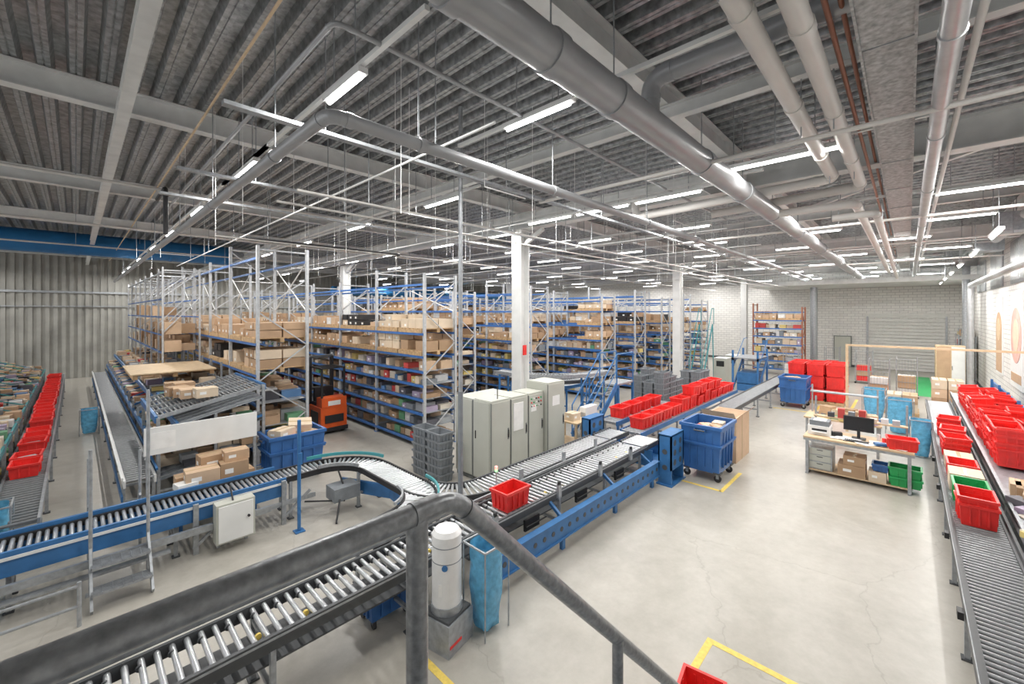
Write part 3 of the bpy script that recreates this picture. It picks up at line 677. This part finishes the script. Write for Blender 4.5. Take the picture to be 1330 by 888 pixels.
for zb,x0 in ((.5,1.15),(1.05,1.15),(1.55,1.45)):
    b.add([(x0,10.9,zb),(3.05,10.9,zb+.35),(3.05,31,zb+.35),(x0,31,zb)],[(0,1,2,3)],GREYP)
    b.box(x0-.03,x0+.02,10.9,31,zb-.05,zb+.07,BLUE); products(c,x0+.05,2.9,11.0 if zb<1.5 else 13.8,31,lambda x,zb=zb,x0=x0: zb+(x-x0)*.2+.03,.36,.8 if zb<1.5 else .5,.6,(.06,.2))
    yy=11.05
    while yy<31: b.beam((x0,yy,zb+.02),(3.04,yy,zb+.37),.025,.03,GALV); yy+=.3
y=10.9
while y<=31.1:
    for x,h in ((1.15,1.35),(2.1,2.0),(3.02,2.4)): b.box(x-.025,x+.025,y-.025,y+.025,0,h if y>13.7 or x<1.5 else 1.7,GALV)
    b.beam((1.15,y,1.2),(3.02,y,1.9) if y>13.7 else (3.02,y,1.5),.04,.05,BLUE); b.beam((1.15,y,.3),(3.02,y,.3),.04,.04,GALV); y+=1.35
fo=b.make('flow_shelving'); c.make('stored_packages',fo)
b=B(); b.box(1.0,2.9,14.9,17.7,2.20,2.23,WOODL); b.pallet(1.05,2.85,15.0,17.6,2.07); b.make('wooden_board')
b=B()
for y in (18,19,21,23,25,27,29,31):
    for x in (2.0,3.0): b.box(x-.025,x+.025,y-.025,y+.025,0,5.4,RPOST)
    b.beam((2.0,y,4.4),(3.0,y,5.3),.03,.03,RPOST); b.beam((2,y,5.3),(3,y,5.3),.04,.04,RPOST); b.beam((2,y,3.2),(3,y,4.4),.03,.03,RPOST)
for z in (2.5,3.1,3.7,4.3,5.2):
    for x in (2.,3.): b.box(x-.02,x+.02,18,31,z,z+.05,BLUER if z<5 else GALV)
c=B()
for y in range(18,31):
    for z in (2.55,3.15,3.75): 
        if R.random()<(.85 if z<3.5 else .3): c.box(2.05,2.5,y+.05,y+.5,z,z+R.uniform(.2,.5),R.choice(CARD)); c.box(2.5,2.95,y+.45,y+.9,z,z+R.uniform(.2,.5),R.choice(CARD))
fo=b.make('storage_frame'); c.make('stored_cartons',fo)
b=B(); b.box(.85,2.65,10.0,10.04,1.28,1.78,WHITE); b.box(.95,1.3,9.995,10.0,1.38,1.68,LAB)
for x in (.88,2.6): b.box(x,x+.05,10.04,10.09,0,1.8,GALV)
b.make('white_sign_panel')
b=B(); b.box(1.2,2.5,9.2,9.95,.42,.47,GALV)
for x in (1.25,2.4):
    for y in (9.25,9.85): b.box(x,x+.05,y,y+.05,.0,.42,BLUE)
for i,(x,y,z,l,w,h) in enumerate([(1.45,9.4,.47,.45,.4,.3),(1.95,9.42,.47,.5,.4,.28),(2.3,9.7,.47,.35,.4,.3),(1.5,9.75,.47,.5,.3,.4),(1.6,9.4,.77,.5,.38,.26),(2.1,9.45,.75,.45,.38,.3),(1.9,9.75,.87,.6,.35,.3),(2.15,9.5,1.05,.4,.3,.18)]):
    b.carton(x,y,z,l,w,h,R.uniform(-.08,.08),R.choice(CARD[:3]))
b.cb(1.35,9.3,.77,.3,.25,.1,LAB,.2); b.make('carton_trolley')
b=B()
for x in (1.15,3.05):
    for y in (11.0,13.6): b.box(x-.03,x+.03,y-.03,y+.03,0,1.75 if x<2 else 2.2,GALV)
for k in range(5):
    y=11.05+k*.62
    b.beam((1.15,y,1.75),(3.05,y,2.15),.03,.08,GALV)
for k in range(4):
    y=11.05+k*.62
    for i in range(26):
        t=i/25; x=1.18+1.84*t; b.cyl((x,y+.03,1.755+.4*t),(x,y+.59,1.755+.4*t),.02,ROLLD,6)
b.beam((1.12,11,1.72),(1.12,13.6,1.72),.05,.14,BLUE); b.beam((3.08,11,2.14),(3.08,13.6,2.14),.05,.14,BLUE)
for i in range(6): 
    x=1.4+R.uniform(0,.7); b.carton(x,11.4+i*.38,1.80+(x-1.15)*.21+.03,.4,.32,.2,R.uniform(-.2,.2))
b.make('roller_lane_table')
# ------------------------------------------------------------------ forklift
b=B(); fx,fy=5.75,13.9
b.box(fx-.42,fx+.42,fy-.5,fy+.45,.18,.85,ORANGE); b.box(fx-.40,fx+.40,fy-.52,fy-.1,.85,1.15,ORANGE); b.box(fx-.44,fx+.44,fy-.54,fy+.5,.08,.2,BLACK)
b.box(fx-.3,fx+.3,fy-.535,fy-.52,.35,.6,BLACK); b.box(fx-.36,fx+.36,fy-.05,fy+.4,.85,.95,BLACK); b.box(fx-.3,fx+.3,fy+.3,fy+.42,.95,1.4,BLACK)
b.box(fx-.435,fx-.42,fy-.3,fy+.3,.3,.7,BLACK); b.box(fx-.2,fx+.2,fy-.525,fy-.515,.9,1.05,LAB)
for x in (-.36,.36):
    b.box(fx+x-.05,fx+x+.05,fy+.5,fy+.62,.05,2.4,BLACK); b.box(fx+x-.03,fx+x+.03,fy-.45,fy-.4,1.15,2.1,BLACK)
    b.box(fx+x*.6-.05,fx+x*.6+.05,fy+.65,fy+1.7,.07,.11,DARK)
    b.cyl((fx+x-.06,fy-.3,.14),(fx+x+.06,fy-.3,.14),.14,BLACK,16); b.cyl((fx+x-.06,fy+.35,.12),(fx+x+.06,fy+.35,.12),.12,BLACK,16)
    b.box(fx+x-.025,fx+x+.025,fy-.45,fy+.5,2.06,2.11,BLACK)
for i in range(6): b.box(fx-.36,fx+.36,fy-.44+i*.17,fy-.41+i*.17,2.07,2.1,BLACK)
for z in (.5,1.3,2.35): b.box(fx-.36,fx+.36,fy+.52,fy+.6,z,z+.08,DARK)
b.box(fx-.3,fx+.3,fy+.62,fy+.67,.1,.6,DARK); b.cyl((fx,fy-.05,1.0),(fx-.1,fy+.1,1.2),.02,BLACK,6); b.make('forklift',bevel=.01)
# ------------------------------------------------------------------ packing desk
b=B(); X,Y0,Y1=12.2,-.1,1.85
b.box(X,X+1.0,Y0,Y1,.86,.90,WOODL); b.box(X+.02,X+.05,Y0,Y1,.8,.86,GALV)
for y in (Y0+.05,Y1-.1):
    b.box(X+.05,X+.12,y,y+.06,0,.86,GALV); b.box(X+.85,X+.92,y,y+.06,0,.86,GALV); b.box(X,X+1,y,y+.06,0,.04,GALV)
b.box(X+.8,X+.98,Y0+.1,Y1-.1,1.25,1.28,WOODL); 
for y in (Y0+.1,Y1-.15): b.box(X+.92,X+.96,y,y+.04,.9,1.75,GALV)
b.box(X+.1,X+.9,Y0+.1,Y1-.1,.08,.11,WOODL)
b.make('packing_desk')
b=B(); mx,my=X+.55,.85
b.box(mx,mx+.04,my-.28,my+.28,1.08,1.42,BLACK); b.box(mx-.004,mx,my-.26,my+.26,1.1,1.4,SCREEN); b.box(mx+.02,mx+.06,my-.03,my+.03,.92,1.12,BLACK); b.box(mx-.08,mx+.14,my-.13,my+.13,.90,.92,BLACK); b.make('computer_monitor',bevel=.004)
b=B(); b.box(X+.15,X+.32,.65,1.1,.90,.92,BLACK)
for i in range(4):
    for j in range(12): b.box(X+.165+i*.037,X+.195+i*.037,.665+j*.035,.694+j*.035,.92,.928,DARK)
b.make('keyboard')
b=B(); b.box(X+.3,X+.75,1.35,1.8,.9,1.12,WHITEP); b.box(X+.33,X+.7,1.38,1.77,1.12,1.24,GREYP); b.box(X+.22,X+.3,1.42,1.72,.97,.99,WHITEP); b.box(X+.295,X+.3,1.42,1.72,1.0,1.05,BLACK); b.box(X+.35,X+.66,1.45,1.7,1.24,1.245,LAB)
b.make('desk_printer',bevel=.008)
b=B()
for i in range(12): b.cb(X+R.uniform(.1,.5),R.uniform(.05,1.3),.90+.002*i,.21,.3,.002,LAB,R.uniform(0,3))
b.cyl((X+.6,.4,.9),(X+.6,.4,1.0),.04,RED,12); b.cyl((X+.7,.5,.9),(X+.7,.5,1.05),.035,WHITEP,12); b.cb(X+.65,.15,.9,.25,.2,.18,BLACK,.2); b.cb(X+.5,1.25,.9,.12,.2,.1,BLACK,.3)
b.cb(X+.2,.45,.92,.15,.2,.05,BLUE,.4)
for i in range(7): b.cb(X+.89,.2+i*.2,1.28,.14,.13,R.uniform(.08,.25),R.choice(PRODS+CARD),0)
b.make('desk_clutter')
b=B(); b.tote(X+.28,.1,.90,.4,.52,.24,RED,.1); b.make('red_tote')
b=B(); b.box(X+.15,X+.7,1.3,1.78,.11,.62,GALV); 
for z in (.14,.31,.47): b.box(X+.135,X+.15,1.33,1.75,z,z+.14,CAB); b.box(X+.12,X+.135,1.48,1.6,z+.1,z+.115,DARK)
b.make('drawer_unit',bevel=.004)
b=B(); b.carton(X+.35,.95,.11,.5,.5,.25); b.carton(X+.35,.9,.362,.45,.4,.2); b.carton(X+.3,.5,.11,.4,.3,.22); b.tote(X+.3,.45,.34,.35,.3,.16,BLUEB); b.make('under_desk_cartons')
b=B(); b.tote(X+.32,.05,.11,.44,.55,.2,GREENP,.05); b.tote(X+.32,.05,.295,.44,.55,.22,GREENP,0); b.make('green_tote_stack')
b=B(); b.box(14.6,15.6,.5,2.2,.84,.88,WOODL)
for x in (14.65,15.5):
    for y in (.55,2.1): b.box(x,x+.06,y,y+.06,0,.84,GALV)
for i in range(8): b.carton(14.75+R.uniform(0,.7),.7+R.uniform(0,1.3),.88,.3,.25,R.uniform(.12,.3),R.uniform(0,2))
for i in range(14): b.cb(14.7+R.uniform(0,.8),.6+R.uniform(0,1.5),.885,.3,.22,R.uniform(.02,.1),R.choice(PRODS),R.uniform(0,2))
b.box(15.5,15.54,.6,.64,.88,1.7,GALV); b.box(15.5,15.54,2.1,2.14,.88,1.7,GALV); b.box(15.3,15.56,.6,2.14,1.5,1.53,GALV)
b.make('sorting_table')
b=B()
for (x,y,h) in ((17.4,1.45,2.85),(17.4,-2.6,2.85)): b.box(x-.035,x+.035,y-.035,y+.035,0,h,WOODL)
b.box(17.37,17.43,-2.65,1.49,2.79,2.85,WOODL); b.make('wooden_gantry')
b=B()
for i in range(2):
    for j in range(3):
        for k in range(3): b.tote(22.2+i*.95,2.2+j*.68,.14+k*.52,.9,.62,.5,RED,0,tp=.03,ribs=5)
b.pallet(21.7,23.6,1.9,3.9,0); b.make('red_crate_stack')
for (x,y) in ((26,-.3),(27.5,4.4),(29.5,1.4),(31.5,3.0),(24.6,.6)):
    b=B()
    for dx in (0,.8):
        for dy in (0,.7): b.cyl((x+dx,y+dy,.1),(x+dx,y+dy,1.8),.018,GALV,8); b.cyl((x+dx-.02,y+dy,.05),(x+dx+.02,y+dy,.05),.05,BLACK,10)
    for z in (.15,.7,1.25,1.75):
        b.beam((x,y,z),(x+.8,y,z),.02,.02,GALV); b.beam((x,y+.7,z),(x+.8,y+.7,z),.02,.02,GALV); b.beam((x,y,z),(x,y+.7,z),.02,.02,GALV)
    for k in range(6): b.cyl((x,y+.1*k+.1,.15),(x,y+.1*k+.1,1.75),.006,GALV,4); b.cyl((x+.13*k,y,.15),(x+.13*k,y,1.75),.006,GALV,4)
    b.box(x,x+.8,y,y+.7,.13,.15,GALV)
    for i in range(6): b.cb(x+.2+.4*(i%2),y+.35,.15+.28*(i//2),.35,.6,.26,R.choice([RED,RED,CARD[0],PRODS[0]]),0)
    b.make('roll_container')
b=B(); b.box(30.2,31.0,-2.05,-1.0,.06,2.2,WOODL); b.box(30.25,30.95,-2.0,-1.05,0,.06,DARK); b.box(30.18,30.2,-2.03,-1.57,.1,2.15,WHITE); b.box(30.18,30.2,-1.53,-1.05,.1,2.15,CARD[0]); b.box(30.15,30.18,-1.6,-1.58,1.,1.2,BLACK); b.make('storage_cupboard',bevel=.005)
b=B(); b.pallet(21.5,22.7,-.3,.7,0)
for i in range(8): b.carton(21.8+.5*(i%2),-.05+.45*((i//2)%2),.126+.32*(i//4),.45,.42,.31)
b.make('carton_pallet')
b=B(); b.pallet(23.6,24.8,-1.6,-.6,0)
for i in range(12): b.carton(23.85+.5*(i%2),-1.35+.45*((i//2)%2),.126+.36*(i//4),.45,.42,.35)
b.make('carton_pallet')
for x in (33.,35.2):
    b=B()
    for xx in (x,x+1.8):
        for y in (-2.6,-2.1): b.box(xx-.02,xx+.02,y-.02,y+.02,0,2.6,GALV)
    for z in (.3,.85,1.4,1.95,2.5):
        b.box(x,x+1.8,-2.6,-2.1,z,z+.03,GALV)
        for k in range(5): b.cb(x+.2+k*.35,-2.35,z+.03,.28,.4,R.uniform(.2,.42),R.choice(CARD+PRODS+[RED]))
    b.make('shelving_unit')
b=B()
for y in (5.2,6.3):
    for x in (22.6,24.4): b.box(x,x+.08,y,y+.08,0,2.0,BLUE)
    b.beam((22.6,y,.2),(24.4,y,1.6),.05,.15,BLUE); b.tube([(22.6,y,1.2),(24.4,y,2.5),(25,y,2.5)],.02,BLUE,6); b.box(22.6,24.5,y,y+.08,1.5,1.62,BLUE)
for i in range(6): b.box(22.8+.27*i,23.05+.27*i,5.2,6.38,.35+.2*i,.38+.2*i,GALV)
b.box(22.6,24.5,5.2,6.38,1.6,1.65,GALV); b.box(22.8,24,5.3,6.2,0,.9,BLUE); b.make('blue_lift_machine')
b=B()
for y in (8.0,8.7):
    b.beam((23.2,y,.1),(24.8,y,3.2),.04,.08,TEAL); b.beam((25.0,y,.1),(24.8,y,3.2),.04,.06,TEAL); b.tube([(23.2,y,.1),(23.2,y,1.2),(24.7,y,4.1),(25,y,4.1),(25,y,3.2)],.02,TEAL,6)
    for x in (23.25,24.95): b.cyl((x,y-.02,.08),(x,y+.02,.08),.08,BLACK,10)
for i in range(9): b.box(23.3+.165*i,23.5+.165*i,8.0,8.7,.33+.32*i,.36+.32*i,GALV)
b.make('rolling_ladder')
# ------------------------------------------------------------------ right packing line
b=B(); conveyor(b,[(3.0,-.75),(21,-.75)],.75,.5,.085,DARK,ROLLD,.12,1.8)
b.box(3,21,-.47,-.44,.60,.79,DARK); b.box(3,21,-1.06,-1.03,.7,.84,DARK); b.box(3,21,-.44,-.435,.74,.78,GALV)
for x in (4.5,6.5,8.7,11,13): b.box(x,x+.12,-.43,-.38,.62,.7,BLACK)
b.make('roller_conveyor')
b=B(); b.box(5.5,22,-2.1,-1.1,.92,.96,GALV); b.box(5.5,22,-1.14,-1.10,.84,1.0,GALV); b.box(5.5,22,-2.14,-2.1,.9,1.5,BLUE)
x=5.6
while x<22:
    b.box(x,x+.06,-1.2,-1.14,0,.92,GALV); b.box(x,x+.06,-2.1,-2.04,0,1.6,BLUE); x+=1.6
b.box(5.5,22,-2.1,-1.2,.3,.33,GALV); pb=b.make('packing_bench')
b=B(); x=12.2
while x<20.5:
    for (y) in (-1.4,-1.85):
        n=R.randint(2,5)
        for k in range(n): rtote(b,x,y,.98+k*.11,H=.26,tl=9)
    x+=.52
b.make('stacked_totes',pb)
b=B(); b.box(10.4,10.9,-1.8,-1.4,.96,1.25,WHITEP); b.box(9.0,9.04,-1.9,-1.35,1.1,1.42,BLACK); b.box(8.996,9.0,-1.88,-1.37,1.12,1.4,SCREEN); b.box(9.02,9.1,-1.7,-1.6,.96,1.12,BLACK); b.box(8.6,8.75,-1.75,-1.3,.96,.98,BLACK)
for i in range(22): b.cb(R.uniform(6.8,11.8),R.uniform(-1.8,-1.2),.962+.0*i,.28,.2,R.uniform(.02,.12),R.choice(PRODS+CARD),R.uniform(0,3))
for i in range(6): b.carton(R.uniform(7,12),R.uniform(-1.9,-1.35),.962,.4,.3,.18,R.uniform(-.2,.2))
b.make('bench_equipment',pb)
b=B(); b.tote(9.35,-.74,.75,.6,.42,.32,RED,.03); b.tote(9.37,-.74,.85,.6,.42,.32,RED,.0); b.make('red_tote')
b=B(); b.tote(10.15,-.74,.75,.6,.42,.34,GREENP,.0); b.make('green_tote')
b=B(); b.carton(10.95,-.74,.75,.55,.42,.3); b.tote(11.65,-.74,.75,.6,.42,.3,RED); b.carton(12.4,-.74,.75,.5,.4,.25)
for k in range(3): b.tote(13.2,-.74,.75+.1*k,.6,.42,.26,RED,.05*k); b.tote(13.9,-.74,.75+.12*k,.6,.42,.26,RED,-.04*k); b.tote(15.2,-.74,.75+.12*k,.6,.42,.26,RED,-.04*k)
b.make('tote_queue')
for x in (24.5,26.5):
    b=B(); b.box(x,x+.9,7.2,7.85,0,1.3,CAB); b.box(x,x+.9,7.2,7.85,1.32,1.36,WHITE); b.box(x-.01,x,7.3,7.7,.9,1.2,BLACK); b.make('printer_cabinet')
# ------------------------------------------------------------------ world + camera
w=bpy.data.worlds.new('world'); scene.world=w; w.use_nodes=True
w.node_tree.nodes['Background'].inputs[0].default_value=(.97,.98,1,1); w.node_tree.nodes['Background'].inputs[1].default_value=1.2
cd=bpy.data.cameras.new('camera'); cam=bpy.data.objects.new('camera',cd); scene.collection.objects.link(cam)
cd.sensor_width=36; cd.lens=540/1330*36; cd.shift_y=-39/1330; cd.clip_start=.05; cd.clip_end=200
cam.location=(0,0,3.9); cam.rotation_euler=(math.radians(90),0,-math.atan2(.724,.690))
scene.camera=cam
scene.view_settings.view_transform='Standard'
scene.view_settings.exposure=.32
